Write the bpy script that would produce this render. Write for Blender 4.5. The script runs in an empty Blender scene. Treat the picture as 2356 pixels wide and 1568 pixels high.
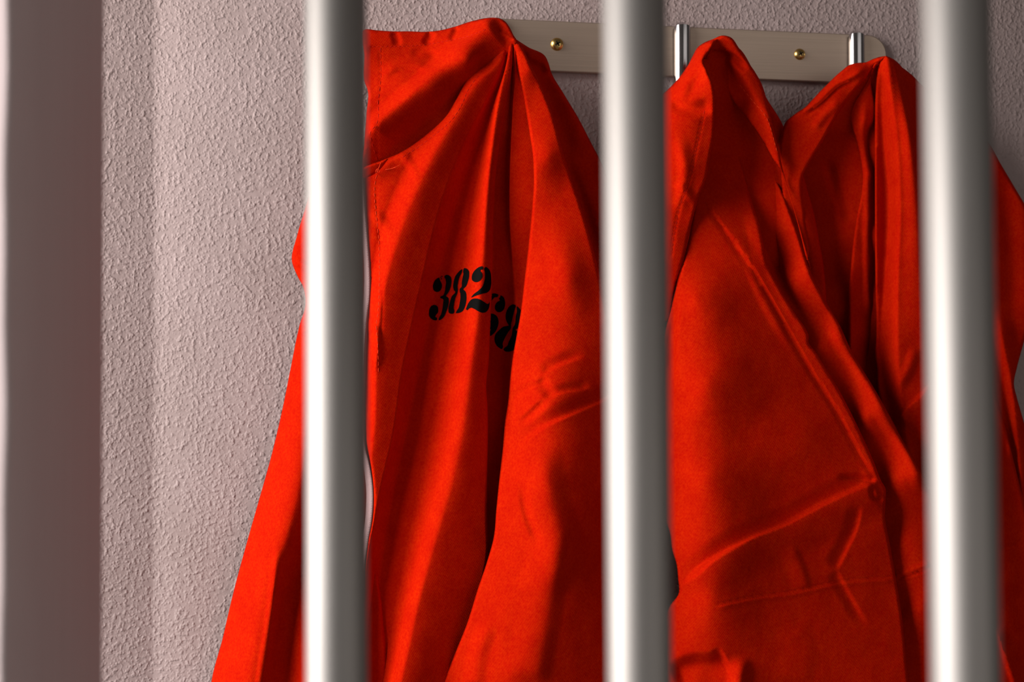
import bpy, bmesh, math, random
import numpy as np
from mathutils import Vector, Matrix
from mathutils.geometry import delaunay_2d_cdt
from mathutils.bvhtree import BVHTree

random.seed(4)
scn = bpy.context.scene
COL = scn.collection
W, H = 2356, 1568
FPX = 50.0 / 36.0 * W
YAW, PITCH, ROLL = math.radians(9.5), math.radians(1.75), math.radians(0.32)
DIST = 1.18
CAM = Vector((0.0, -DIST, 1.5))

# ------------------------------------------------------------------ camera
fwd = Vector((math.sin(YAW) * math.cos(PITCH), math.cos(YAW) * math.cos(PITCH), math.sin(PITCH)))
rgt0 = Vector((math.cos(YAW), -math.sin(YAW), 0))
up0 = rgt0.cross(fwd)
# a small clockwise roll of the camera
rgt = rgt0 * math.cos(ROLL) - up0 * math.sin(ROLL)
upv = up0 * math.cos(ROLL) + rgt0 * math.sin(ROLL)
cam_data = bpy.data.cameras.new('camera')
cam = bpy.data.objects.new('camera', cam_data)
COL.objects.link(cam)
R = Matrix((rgt, upv, -fwd)).transposed()
cam.matrix_world = Matrix.Translation(CAM) @ R.to_4x4()
cam_data.sensor_width = 36
cam_data.lens = 50
cam_data.clip_start = 0.01
cam_data.dof.use_dof = True
cam_data.dof.focus_distance = 1.115
cam_data.dof.aperture_fstop = 6.3
scn.camera = cam


def ray(px, py):
    return fwd + rgt * ((px - W / 2) / FPX) + upv * ((H / 2 - py) / FPX)


def at(px, py, d=0.0):
    """point of the photograph at distance d in front of the wall plane y=0"""
    r = ray(px, py)
    t = (-d - CAM.y) / r.y
    return CAM + r * t


def at_np(xy, d):
    f = np.array(fwd); r = np.array(rgt); u = np.array(upv); c = np.array(CAM)
    rr = f[None] + r[None] * ((xy[:, 0:1] - W / 2) / FPX) + u[None] * ((H / 2 - xy[:, 1:2]) / FPX)
    t = (-d - c[1]) / rr[:, 1]
    return c[None] + rr * t[:, None]


def at_z(px, py, z):
    return CAM + ray(px, py) * z


# ------------------------------------------------------------------ helpers
def prop(o, label=None, cat=None, group=None, kind=None):
    if label: o['label'] = label
    if cat: o['category'] = cat
    if group: o['group'] = group
    if kind: o['kind'] = kind
    return o


def empty(name, loc, label, cat, group=None):
    o = bpy.data.objects.new(name, None)
    o.empty_display_size = 0.02
    COL.objects.link(o)
    o.location = loc
    prop(o, label, cat, group)
    return o


def link_mesh(name, verts, faces, mat, parent=None, smooth=True):
    me = bpy.data.meshes.new(name)
    off = Vector(parent_world(parent)) if parent else Vector((0, 0, 0))
    if isinstance(verts, np.ndarray):
        verts = (verts - np.array(off)[None]).tolist()
    else:
        verts = [tuple(Vector(v) - off) for v in verts]
    me.from_pydata(verts, [], faces)
    me.update()
    if smooth:
        me.polygons.foreach_set('use_smooth', [True] * len(me.polygons))
    if mat:
        me.materials.append(mat)
    o = bpy.data.objects.new(name, me)
    COL.objects.link(o)
    if parent:
        o.parent = parent
    return o


def parent_world(p):
    v = Vector((0, 0, 0))
    while p:
        v = v + Vector(p.location)
        p = p.parent
    return v


def link_bm(name, bm, mat, parent=None, smooth=True):
    off = parent_world(parent) if parent else Vector((0, 0, 0))
    bmesh.ops.recalc_face_normals(bm, faces=bm.faces)
    for v in bm.verts:
        v.co -= off
    me = bpy.data.meshes.new(name)
    bm.to_mesh(me)
    bm.free()
    if smooth:
        me.polygons.foreach_set('use_smooth', [True] * len(me.polygons))
    me.materials.append(mat)
    o = bpy.data.objects.new(name, me)
    COL.objects.link(o)
    if parent:
        o.parent = parent
    return o


# ------------------------------------------------------------------ materials
def new_mat(name):
    m = bpy.data.materials.new(name)
    m.use_nodes = True
    nt = m.node_tree
    b = nt.nodes['Principled BSDF']
    return m, nt, b


def N(nt, typ, **kw):
    n = nt.nodes.new(typ)
    for k, v in kw.items():
        if k in n.inputs.keys():
            n.inputs[k].default_value = v
        else:
            setattr(n, k, v)
    return n


def mat_wall():
    m, nt, b = new_mat('plaster_paint')
    L = nt.links.new
    tc = N(nt, 'ShaderNodeTexCoord')
    b.inputs['Roughness'].default_value = 0.62
    b.inputs['Specular IOR Level'].default_value = 0.3
    n1 = N(nt, 'ShaderNodeTexNoise', Scale=300.0, Detail=1.2, Roughness=0.4)
    L(tc.outputs['Object'], n1.inputs['Vector'])
    cr = N(nt, 'ShaderNodeValToRGB')
    cr.color_ramp.interpolation = 'EASE'
    cr.color_ramp.elements[0].position = 0.43
    cr.color_ramp.elements[1].position = 0.82
    L(n1.outputs['Fac'], cr.inputs['Fac'])
    vo = N(nt, 'ShaderNodeTexVoronoi', Scale=360.0, feature='SMOOTH_F1')
    L(tc.outputs['Object'], vo.inputs['Vector'])
    cr2 = N(nt, 'ShaderNodeValToRGB')
    cr2.color_ramp.interpolation = 'EASE'
    cr2.color_ramp.elements[0].position = 0.05
    cr2.color_ramp.elements[0].color = (1, 1, 1, 1)
    cr2.color_ramp.elements[1].position = 0.45
    cr2.color_ramp.elements[1].color = (0, 0, 0, 1)
    L(vo.outputs['Distance'], cr2.inputs['Fac'])
    n2 = N(nt, 'ShaderNodeTexNoise', Scale=110.0, Detail=2.0)
    L(tc.outputs['Object'], n2.inputs['Vector'])
    mk = N(nt, 'ShaderNodeMath', operation='MULTIPLY')
    L(cr2.outputs['Color'], mk.inputs[0]); L(n2.outputs['Fac'], mk.inputs[1])
    ad = N(nt, 'ShaderNodeMath', operation='MULTIPLY_ADD')
    L(mk.outputs[0], ad.inputs[0]); ad.inputs[1].default_value = 0.8; L(cr.outputs['Color'], ad.inputs[2])
    ad2 = N(nt, 'ShaderNodeMath', operation='MULTIPLY_ADD')
    L(n2.outputs['Fac'], ad2.inputs[0]); ad2.inputs[1].default_value = 0.7; L(ad.outputs[0], ad2.inputs[2])
    bp = N(nt, 'ShaderNodeBump', Strength=1.0, Distance=0.00055)
    L(ad2.outputs[0], bp.inputs['Height'])
    L(bp.outputs['Normal'], b.inputs['Normal'])
    # blotchy paint tone
    n3 = N(nt, 'ShaderNodeTexNoise', Scale=9.0, Detail=4.0)
    L(tc.outputs['Object'], n3.inputs['Vector'])
    c3 = N(nt, 'ShaderNodeValToRGB')
    c3.color_ramp.elements[0].color = (0.37, 0.285, 0.272, 1)
    c3.color_ramp.elements[1].color = (0.44, 0.343, 0.335, 1)
    c3.color_ramp.elements[0].position = 0.3
    c3.color_ramp.elements[1].position = 0.7
    L(n3.outputs['Fac'], c3.inputs['Fac'])
    L(c3.outputs['Color'], b.inputs['Base Color'])
    return m


def mat_cloth(name, col, hi=0.0):
    m, nt, b = new_mat(name)
    L = nt.links.new
    tc = N(nt, 'ShaderNodeTexCoord')
    b.inputs['Roughness'].default_value = 0.85
    b.inputs['Specular IOR Level'].default_value = 0.02
    b.inputs['Sheen Weight'].default_value = 0.0
    b.inputs['Sheen Roughness'].default_value = 0.4
    b.inputs['Sheen Tint'].default_value = (1.0, 0.25, 0.03, 1)
    no = N(nt, 'ShaderNodeTexNoise', Scale=60.0, Detail=5.0, Roughness=0.6)
    L(tc.outputs['Object'], no.inputs['Vector'])
    cr = N(nt, 'ShaderNodeValToRGB')
    cr.color_ramp.elements[0].position = 0.3
    cr.color_ramp.elements[1].position = 0.75
    c = col
    cr.color_ramp.elements[0].color = (c[0] * 0.9, c[1] * 0.75, c[2], 1)
    cr.color_ramp.elements[1].color = (min(1, c[0] * 1.06), c[1] * 1.35, c[2] * 1.2, 1)
    L(no.outputs['Fac'], cr.inputs['Fac'])
    sp_ = N(nt, 'ShaderNodeTexNoise', Scale=520.0, Detail=3.0, Roughness=0.7)
    L(tc.outputs['Object'], sp_.inputs['Vector'])
    c5 = N(nt, 'ShaderNodeValToRGB')
    c5.color_ramp.elements[0].position = 0.35
    c5.color_ramp.elements[0].color = (0.86, 0.7, 0.8, 1)
    c5.color_ramp.elements[1].position = 0.66
    c5.color_ramp.elements[1].color = (1.0, 1.9, 1.4, 1)
    L(sp_.outputs['Fac'], c5.inputs['Fac'])
    mx = N(nt, 'ShaderNodeMix', data_type='RGBA', blend_type='MULTIPLY')
    mx.inputs['Factor'].default_value = 1.0
    L(cr.outputs['Color'], mx.inputs[6]); L(c5.outputs['Color'], mx.inputs[7])
    L(mx.outputs[2], b.inputs['Base Color'])
    # twill weave: two crossed thread systems
    hs = []
    for rot, sc in ((0.95, 1150.0), (-0.6, 1500.0)):
        mp = N(nt, 'ShaderNodeMapping')
        mp.inputs['Rotation'].default_value = (0, rot, 0)
        L(tc.outputs['Object'], mp.inputs['Vector'])
        wv = N(nt, 'ShaderNodeTexWave', Scale=sc / 6.2832 * 0.9, Distortion=1.2, Detail=1.0)
        wv.inputs['Detail Scale'].default_value = 0.6
        L(mp.outputs[0], wv.inputs['Vector'])
        hs.append(wv)
    ad = N(nt, 'ShaderNodeMath', operation='ADD')
    L(hs[0].outputs['Fac'], ad.inputs[0]); L(hs[1].outputs['Fac'], ad.inputs[1])
    fn = N(nt, 'ShaderNodeTexNoise', Scale=1400.0, Detail=1.0)
    L(tc.outputs['Object'], fn.inputs['Vector'])
    ad2 = N(nt, 'ShaderNodeMath', operation='ADD')
    L(ad.outputs[0], ad2.inputs[0]); L(fn.outputs['Fac'], ad2.inputs[1])
    bp = N(nt, 'ShaderNodeBump', Strength=0.35, Distance=0.00009)
    L(ad2.outputs[0], bp.inputs['Height'])
    n4 = N(nt, 'ShaderNodeTexNoise', Scale=38.0, Detail=4.0, Roughness=0.6)
    L(tc.outputs['Object'], n4.inputs['Vector'])
    bp2 = N(nt, 'ShaderNodeBump', Strength=0.5, Distance=0.0012)
    L(n4.outputs['Fac'], bp2.inputs['Height'])
    L(bp.outputs['Normal'], bp2.inputs['Normal'])
    L(bp2.outputs['Normal'], b.inputs['Normal'])
    return m


def mat_metal(name, col, rough, streak=0.0, sdir=(1, 1, 1), metal=1.0):
    m, nt, b = new_mat(name)
    L = nt.links.new
    b.inputs['Metallic'].default_value = metal
    b.inputs['Roughness'].default_value = rough
    b.inputs['Base Color'].default_value = (*col, 1)
    tc = N(nt, 'ShaderNodeTexCoord')
    mp = N(nt, 'ShaderNodeMapping')
    mp.inputs['Scale'].default_value = sdir
    L(tc.outputs['Object'], mp.inputs['Vector'])
    n1 = N(nt, 'ShaderNodeTexNoise', Scale=1.0, Detail=4.0, Roughness=0.6)
    L(mp.outputs[0], n1.inputs['Vector'])
    if streak:
        bp = N(nt, 'ShaderNodeBump', Strength=streak, Distance=0.0003)
        L(n1.outputs['Fac'], bp.inputs['Height'])
        L(bp.outputs['Normal'], b.inputs['Normal'])
    ct = N(nt, 'ShaderNodeValToRGB')
    k = 0.06 if streak > 0.1 else 0.03
    ct.color_ramp.elements[0].position = 0.3
    ct.color_ramp.elements[1].position = 0.7
    ct.color_ramp.elements[0].color = (col[0] * (1 - k), col[1] * (1 - k), col[2] * (1 - k), 1)
    ct.color_ramp.elements[1].color = (min(1, col[0] * (1 + k)), min(1, col[1] * (1 + k)), min(1, col[2] * (1 + k)), 1)
    L(n1.outputs['Fac'], ct.inputs['Fac'])
    L(ct.outputs['Color'], b.inputs['Base Color'])
    mr = N(nt, 'ShaderNodeMapRange')
    mr.inputs['From Min'].default_value = 0.3
    mr.inputs['From Max'].default_value = 0.7
    mr.inputs['To Min'].default_value = max(0.02, rough - 0.02)
    mr.inputs['To Max'].default_value = rough + 0.03
    L(n1.outputs['Fac'], mr.inputs['Value'])
    L(mr.outputs[0], b.inputs['Roughness'])
    return m


def mat_plain(name, col, rough=0.6, metal=0.0, spec=0.2):
    m, nt, b = new_mat(name)
    b.inputs['Specular IOR Level'].default_value = spec
    L = nt.links.new
    tc = N(nt, 'ShaderNodeTexCoord')
    no = N(nt, 'ShaderNodeTexNoise', Scale=700.0, Detail=3.0)
    L(tc.outputs['Object'], no.inputs['Vector'])
    cr = N(nt, 'ShaderNodeValToRGB')
    cr.color_ramp.elements[0].color = (col[0] * .8, col[1] * .8, col[2] * .8, 1)
    cr.color_ramp.elements[1].color = (min(1, col[0] * 1.2), min(1, col[1] * 1.2), min(1, col[2] * 1.2), 1)
    L(no.outputs['Fac'], cr.inputs['Fac'])
    L(cr.outputs['Color'], b.inputs['Base Color'])
    b.inputs['Roughness'].default_value = rough
    b.inputs['Metallic'].default_value = metal
    return m


M_WALL = mat_wall()
M_CLOTH = mat_cloth('orange_cotton', (0.53, 0.0072, 0.0003))
M_BAR = mat_metal('brushed_steel_tube', (0.34, 0.323, 0.307), 0.54, 0.04, (60, 60, 3), 0.85)
M_POST = mat_metal('brushed_steel_post', (0.66, 0.55, 0.55), 0.6, 0.2, (900, 900, 1.5), 0.15)
M_RAIL = mat_metal('brushed_aluminium', (0.50, 0.39, 0.31), 0.46, 0.25, (8, 900, 900), 0.85)
M_CHROME = mat_metal('polished_chrome', (0.55, 0.54, 0.55), 0.16, 0.0, (30, 30, 30))
M_BRASS = mat_metal('zinc_yellow_screw', (0.72, 0.48, 0.16), 0.28, 0.3, (400, 400, 400))
M_RECESS_SHADE = mat_plain('recess_shade', (0.02, 0.015, 0.01), 0.7)  # dark colour standing in for shade inside the screw recess
M_INK = mat_plain('black_screen_ink', (0.003, 0.0028, 0.0025), 0.8, 0.0, 0.06)
M_THREAD_D = mat_plain('red_thread', (0.5, 0.007, 0.0006), 0.8)
M_THREAD_L = mat_plain('orange_thread', (0.85, 0.05, 0.008), 0.7)
M_ZIP = mat_plain('white_zip_tape', (0.40, 0.27, 0.27), 0.7)


# ------------------------------------------------------------------ splines, noise, distances
def catmull(pts, step=4.0, closed=False):
    P = np.array(pts, float)
    n = len(P)
    out = []
    rng = range(n) if closed else range(n - 1)
    for i in rng:
        p1, p2 = P[i], P[(i + 1) % n]
        p0 = P[i - 1] if (closed or i > 0) else 2 * p1 - p2
        p3 = P[(i + 2) % n] if (closed or i + 2 < n) else 2 * p2 - p1
        L = np.linalg.norm((p2 - p1)[:2])
        k = max(1, int(round(L / step)))
        # centripetal-ish tangents limited by the local segment length
        def tang(a, b, c):
            la = np.linalg.norm((b - a)[:2]) + 1e-6
            lc = np.linalg.norm((c - b)[:2]) + 1e-6
            return ((b - a) / la * lc + (c - b) / lc * la) / (la + lc)
        m1 = tang(p0, p1, p2) * L
        m2 = tang(p1, p2, p3) * L
        for j in range(k):
            t = j / k
            h00 = 2 * t ** 3 - 3 * t ** 2 + 1; h10 = t ** 3 - 2 * t ** 2 + t
            h01 = -2 * t ** 3 + 3 * t ** 2; h11 = t ** 3 - t ** 2
            out.append(h00 * p1 + h10 * m1 + h01 * p2 + h11 * m2)
    if not closed:
        out.append(P[-1])
    return np.array(out)


def pip(pts, poly):
    order = np.argsort(pts[:, 1], kind='stable')
    ys = pts[order, 1]; xs = pts[order, 0]
    ins = np.zeros(len(pts), bool)
    n = len(poly)
    j = n - 1
    for i in range(n):
        xi, yi = poly[i]; xj, yj = poly[j]
        if yi != yj:
            a, b = np.searchsorted(ys, (min(yi, yj), max(yi, yj)), side='left')
            if b > a:
                sl = slice(a, b)
                ins[sl] ^= xs[sl] < (xj - xi) * (ys[sl] - yi) / (yj - yi) + xi
        j = i
    out = np.zeros(len(pts), bool)
    out[order] = ins
    return out


def dist_poly(pts, line, closed=False, reach=1e5):
    """distance (up to reach), signed side, and 0..1 position along the line"""
    L = np.array(line, float)
    if closed:
        L = np.vstack([L, L[:1]])
    order = np.argsort(pts[:, 1], kind='stable')
    P = pts[order]
    ys = P[:, 1]
    best = np.full(len(pts), 1e9); side = np.ones(len(pts)); pos = np.zeros(len(pts))
    seg = np.linalg.norm(L[1:, :2] - L[:-1, :2], axis=1)
    tot = seg.sum() + 1e-9
    acc = 0.0
    for i in range(len(L) - 1):
        a = L[i, :2]; b = L[i + 1, :2]
        k0, k1 = np.searchsorted(ys, (min(a[1], b[1]) - reach, max(a[1], b[1]) + reach))
        if k1 > k0:
            ab = b - a
            l2 = ab @ ab + 1e-9
            ap = P[k0:k1] - a
            t = np.clip((ap @ ab) / l2, 0, 1)
            q = ap - t[:, None] * ab
            dd = np.sqrt((q ** 2).sum(1))
            m = dd < best[k0:k1]
            cr = ab[0] * ap[:, 1] - ab[1] * ap[:, 0]
            best[k0:k1][m] = dd[m]
            side[k0:k1][m] = np.where(cr[m] > 0, 1.0, -1.0)   # +1: right of travel (y down)
            pos[k0:k1][m] = (acc + t[m] * seg[i]) / tot
        acc += seg[i]
    o1 = np.empty_like(best); o2 = np.empty_like(side); o3 = np.empty_like(pos)
    o1[order] = best; o2[order] = side; o3[order] = pos
    return o1, o2, o3


_rng = np.random.RandomState(7)
_perm = _rng.rand(256, 256)


def vnoise(x, y):
    xi = np.floor(x).astype(int); yi = np.floor(y).astype(int)
    fx = x - xi; fy = y - yi
    fx = fx * fx * (3 - 2 * fx); fy = fy * fy * (3 - 2 * fy)
    a = _perm[xi % 256, yi % 256]; b = _perm[(xi + 1) % 256, yi % 256]
    c = _perm[xi % 256, (yi + 1) % 256]; d = _perm[(xi + 1) % 256, (yi + 1) % 256]
    return (a * (1 - fx) + b * fx) * (1 - fy) + (c * (1 - fx) + d * fx) * fy - 0.5


def tps(ctrl):
    C = np.array(ctrl, float)
    X = C[:, :2] / 500.0
    n = len(X)
    def U(r2):
        return 0.5 * r2 * np.log(r2 + 1e-12)
    K = U(((X[:, None] - X[None]) ** 2).sum(2)) + np.eye(n) * 1e-4
    Pm = np.hstack([np.ones((n, 1)), X])
    A = np.zeros((n + 3, n + 3))
    A[:n, :n] = K; A[:n, n:] = Pm; A[n:, :n] = Pm.T
    rhs = np.zeros(n + 3); rhs[:n] = C[:, 2]
    w = np.linalg.solve(A, rhs)
    def f(p):
        q = p / 500.0
        return U(((q[:, None] - X[None]) ** 2).sum(2)) @ w[:n] + w[n] + q @ w[n + 1:]
    return f


class Profile:
    """a pleated surface: fold lines x_i(y) with a depth each, joined across"""
    def __init__(self, nodes):
        self.nodes = []
        for kind, pts in nodes:                    # pts (y, x, d)
            s = catmull([(p[0], p[1], p[2] * 1000) for p in pts], 8.0)
            o = np.argsort(s[:, 0])
            s = s[o]
            self.nodes.append((kind, s[:, 0], s[:, 1], s[:, 2] / 1000.0))

    def __call__(self, p):
        x, y = p[:, 0], p[:, 1]
        XS = np.array([np.interp(y, n[1], n[2]) for n in self.nodes])
        DS = np.array([np.interp(y, n[1], n[3]) for n in self.nodes])
        for i in range(1, len(XS)):
            XS[i] = np.maximum(XS[i], XS[i - 1] + 1.0)
        out = np.where(x < XS[0], DS[0], DS[-1])
        for i in range(len(XS) - 1):
            m = (x >= XS[i]) & (x <= XS[i + 1])
            t = (x - XS[i]) / (XS[i + 1] - XS[i])
            D = DS[i + 1] - DS[i]
            m0 = 0.0 if self.nodes[i][0] == 's' else 1.1
            m1 = 0.0 if self.nodes[i + 1][0] == 's' else 1.1
            h = DS[i] + D * (m0 * (t ** 3 - 2 * t ** 2 + t) + (-2 * t ** 3 + 3 * t ** 2) + m1 * (t ** 3 - t ** 2))
            out = np.where(m, h, out)
        return out

    def lines(self):
        out = []
        ys = np.arange(min(n[1][0] for n in self.nodes), max(n[1][-1] for n in self.nodes), 3.0)
        X = [np.interp(ys, n[1], n[2]) for n in self.nodes]
        for i in range(1, len(X)):
            X[i] = np.maximum(X[i], X[i - 1] + 1.0)
        def push(x, ok):
            k = 0
            while k < len(ys):
                if ok[k]:
                    j = k
                    while j < len(ys) and ok[j]: j += 1
                    if j - k > 3:
                        out.append(np.stack([x[k:j], ys[k:j]], 1))
                    k = j
                else:
                    k += 1
        al = np.ones(len(ys), bool)
        for i in range(len(X)):
            push(X[i], al)
        for i in range(len(X) - 1):
            g = X[i + 1] - X[i]
            push(X[i] + g * .5, (g > 5) & (g <= 22))
            push(X[i] + 3.0, g > 22); push(X[i] + 7.0, g > 22)
            push(X[i + 1] - 3.0, g > 22); push(X[i + 1] - 7.0, g > 22)
        return out


# ------------------------------------------------------------------ cloth panels
SP = 4.0
ALL_BVH = {}


def ease(t, p):
    t = np.clip(t, 0, 1)
    if p == 's':
        return 1 - t * t * (3 - 2 * t)
    if p == 'e':
        return (1 - t) ** 2
    if p == 'l':
        return 1 - t
    return 1 - t * t * (3 - 2 * t)


def panel(name, outline, base, strokes=(), roll=(7, 0.003), noise=0.0006, parent=None, mat=None,
          thick=0.0007, sp=SP, closed_pts=False, noroll=None, seed=0.0, label=None, curved=True, lift=0.0):
    poly = catmull(outline, sp, True) if curved else np.array(outline, float)
    poly = poly[:, :2]
    f = base if callable(base) else tps(base)
    cons = []
    if isinstance(f, Profile):
        cons += f.lines()
    sdata = []
    for s in strokes:
        ln = catmull(s['p'], 6.0)
        cons.append(ln[:, :2])
        sdata.append((s, ln[:, :2]))
    # grid
    x0, y0 = poly.min(0); x1, y1 = poly.max(0)
    gx = np.arange(x0, x1, sp); gy = np.arange(y0, y1, sp * 0.87)
    G = np.array([(x + (0.5 * sp if k % 2 else 0), y) for k, y in enumerate(gy) for x in gx])
    ins = pip(G, poly)
    G = G[ins]
    dd, _, _ = dist_poly(G, poly, True, sp * 3)
    G = G[dd > sp * 0.55]
    verts = [tuple(p) for p in poly]
    n = len(verts)
    edges = [(i, (i + 1) % n) for i in range(n)]
    for ln in cons:
        # resample
        seg = np.linalg.norm(ln[1:] - ln[:-1], axis=1)
        cum = np.concatenate([[0], np.cumsum(seg)])
        k = max(2, int(cum[-1] / sp))
        tt = np.linspace(0, cum[-1], k)
        q = np.stack([np.interp(tt, cum, ln[:, 0]), np.interp(tt, cum, ln[:, 1])], 1)
        ok = pip(q, poly)
        db, _, _ = dist_poly(q, poly, True, sp * 3)
        ok &= db > 1.0
        dG, _, _ = dist_poly(G, q, False, sp * 3)
        G = G[dG > sp * 0.75]
        prev = None
        for i in range(len(q)):
            if ok[i]:
                verts.append(tuple(q[i]))
                if prev is not None:
                    edges.append((prev, len(verts) - 1))
                prev = len(verts) - 1
            else:
                prev = None
    verts += [tuple(p) for p in G]
    vc, _, fc, _, _, _ = delaunay_2d_cdt([Vector(v) for v in verts], edges, [list(range(n))], 1, 1e-4)
    V = np.array([(v.x, v.y) for v in vc])
    F = np.array([t for t in fc if len(t) == 3])
    cen = V[F].mean(1)
    F = F[pip(cen, poly)]
    # orientation: towards the camera
    a = V[F[:, 0]]; b = V[F[:, 1]]; c = V[F[:, 2]]
    cr = (b[:, 0] - a[:, 0]) * (c[:, 1] - a[:, 1]) - (b[:, 1] - a[:, 1]) * (c[:, 0] - a[:, 0])
    F[cr > 0] = F[cr > 0][:, ::-1]
    def depth(P):
        d = f(P)
        if lift:
            e = np.clip((P[:, 1] - 450) / 300.0, 0, 1)
            d = d + lift * e * e * (3 - 2 * e)
        for s, ln in sdata:
            wR, wL = s['w']
            ds, side, pos = dist_poly(P, ln, False, max(wR, wL) + 1)
            w = np.where(side > 0, wR, wL)
            pr = s.get('k', 'ss')
            g = np.where(side > 0, ease(ds / wR, pr[0]), ease(ds / wL, pr[1]))
            tp = s.get('t', (0.15, 0.15))
            env = np.ones(len(P))
            if tp[0] > 0:
                e = np.clip(pos / tp[0], 0, 1); env *= e * e * (3 - 2 * e)
            if tp[1] > 0:
                e = np.clip((1 - pos) / tp[1], 0, 1); env *= e * e * (3 - 2 * e)
            d = d + s['a'] * g * env
        if noise:
            d = d + noise * (vnoise(P[:, 0] / 90 + seed, P[:, 1] / 130 + seed) * 2 +
                             vnoise(P[:, 0] / 37 + seed * 3, P[:, 1] / 55) * 0.8 +
                             vnoise(P[:, 0] / 17, P[:, 1] / 21 + seed) * 0.25)
        if roll:
            de, _, _ = dist_poly(P, poly[::2], True, roll[0] + 2)
            if noroll is not None:
                de2, _, _ = dist_poly(P, catmull(noroll, 8.0)[:, :2], False, 40)
                fade = np.clip(de2 / 25.0, 0, 1)
            else:
                fade = 1.0
            t = np.clip(de / roll[0], 0, 1)
            d = d - roll[1] * (1 - np.sqrt(np.clip(1 - (1 - t) ** 2, 0, 1))) * fade
        return d
    D = np.maximum(depth(V), 0.0025)
    W3 = at_np(V, D)
    o = link_mesh(name, W3, F.tolist(), mat or M_CLOTH, parent)
    if label:
        o['label'] = label
    bvh = BVHTree.FromPolygons([Vector(v) for v in W3], F.tolist())
    if thick:
        md = o.modifiers.new('thickness', 'SOLIDIFY')
        md.thickness = thick
        md.offset = -1
    return o, bvh


def hit(bvhs, px, py, lift=0.0004):
    r = ray(px, py).normalized()
    best = None
    for b in bvhs:
        loc, nor, idx, dist = b.ray_cast(CAM, r)
        if loc is not None and (best is None or dist < best[1]):
            best = (loc, dist, nor)
    if best is None:
        return None
    nn = best[2] if best[2].dot(r) < 0 else -best[2]
    return best[0] - r * lift + nn * lift * 0.5, nn


def stitches(name, bvhs, line, parent, mat, dash=9.0, gap=3.5, wid=1.0, lift=0.00035, label=None):
    ln = catmull(line, 1.5)
    seg = np.linalg.norm(ln[1:] - ln[:-1], axis=1)
    cum = np.concatenate([[0], np.cumsum(seg)])
    bm = bmesh.new()
    s = 0.0
    rw = wid * 0.00036
    while s + dash < cum[-1]:
        ring_prev = None
        pts = []
        for k in range(5):
            q = s + dash * k / 4
            x = np.interp(q, cum, ln[:, 0]); y = np.interp(q, cum, ln[:, 1])
            x += random.uniform(-.25, .25)
            h = hit(bvhs, x, y, lift * (1.0 if 0 < k < 4 else 0.0))
            pts.append(h)
        if all(p is not None for p in pts) and max((pts[i][0] - pts[i + 1][0]).length for i in range(4)) < 0.004:
            for k in range(5):
                p, nn = pts[k]
                tdir = (pts[min(k + 1, 4)][0] - pts[max(k - 1, 0)][0]).normalized()
                sd = tdir.cross(nn).normalized()
                rr = rw * (1.0 if 0 < k < 4 else 0.55)
                ring = [bm.verts.new(p + sd * rr * math.cos(a) + nn * rr * math.sin(a)) for a in (0, 1.05, 2.09, 3.14, 4.19, 5.24)]
                if ring_prev:
                    for i in range(6):
                        bm.faces.new((ring_prev[i], ring_prev[(i + 1) % 6], ring[(i + 1) % 6], ring[i]))
                else:
                    bm.faces.new(ring)
                ring_prev = ring
            bm.faces.new(ring_prev[::-1])
        s += dash + gap + random.uniform(-.6, .6)
    o = link_bm(name, bm, mat, parent)
    if label: o['label'] = label
    return o


# ------------------------------------------------------------------ wall
def build_wall():
    """the plaster wall is bent near its left end, shaped to give a dark band and bright strip"""
    top, bot = 3.0, 0.0
    xe = at(352, 784).x
    prof = []
    def add(x, y): prof.append((x, y))
    a = math.radians(5.0)
    d0 = 0.0078
    add(xe - 2.6, d0 - 2.6 * math.tan(a))
    for k in range(7):
        t = k / 6.0
        u = -0.004 + 0.004 * t
        add(xe + u, d0 + u * math.tan(a) * (1 - t * 0.5))
    for x, y in ((0.006, 0.0070), (0.012, 0.0061), (0.02, 0.0050), (0.035, 0.0036), (0.055, 0.0022), (0.08, 0.0012), (0.12, 0.0004), (0.18, 0.0)):  # swell added so the strip beside the bend catches more light
        add(xe + x, y)
    add(xe + 3.6, 0.0)
    vs, fs = [], []
    n = len(prof)
    for (x, y) in prof:
        vs.append((x, y, bot)); vs.append((x, y, top))
    for i in range(n - 1):
        fs.append((2 * i, 2 * i + 2, 2 * i + 3, 2 * i + 1))
    # back of the wall
    k = len(vs)
    vs += [(prof[0][0], 0.5, bot), (prof[0][0], 0.5, top), (prof[-1][0], 0.5, bot), (prof[-1][0], 0.5, top)]
    fs += [(k, 0, 1, k + 1), (2 * n - 2, k + 2, k + 3, 2 * n - 1), (k + 2, k, k + 1, k + 3)]
    o = link_mesh('wall_back', vs, fs, M_WALL)
    o['kind'] = 'structure'
    return o


build_wall()


# ------------------------------------------------------------------ floor (below the frame)
fl = link_mesh('floor', [(-3, -3.2, 0), (3.6, -3.2, 0), (3.6, 0.5, 0), (-3, 0.5, 0),
                         (-3, -3.2, -.1), (3.6, -3.2, -.1), (3.6, 0.5, -.1), (-3, 0.5, -.1)],
               [(0, 1, 2, 3), (7, 6, 5, 4), (0, 4, 5, 1), (1, 5, 6, 2), (2, 6, 7, 3), (3, 7, 4, 0)],
               mat_plain('grey_concrete', (0.2, 0.19, 0.18), 0.8), smooth=False)
fl['kind'] = 'structure'


# ------------------------------------------------------------------ the barred gate
def tube(bm, c, r, z0, z1, seg=64):
    rings = []
    for z in (z0, z1):
        rings.append([bm.verts.new((c.x + r * math.cos(2 * math.pi * i / seg), c.y + r * math.sin(2 * math.pi * i / seg), z)) for i in range(seg)])
    for i in range(seg):
        bm.faces.new((rings[0][i], rings[0][(i + 1) % seg], rings[1][(i + 1) % seg], rings[1][i]))
    bm.faces.new(rings[0][::-1]); bm.faces.new(rings[1])


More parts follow.
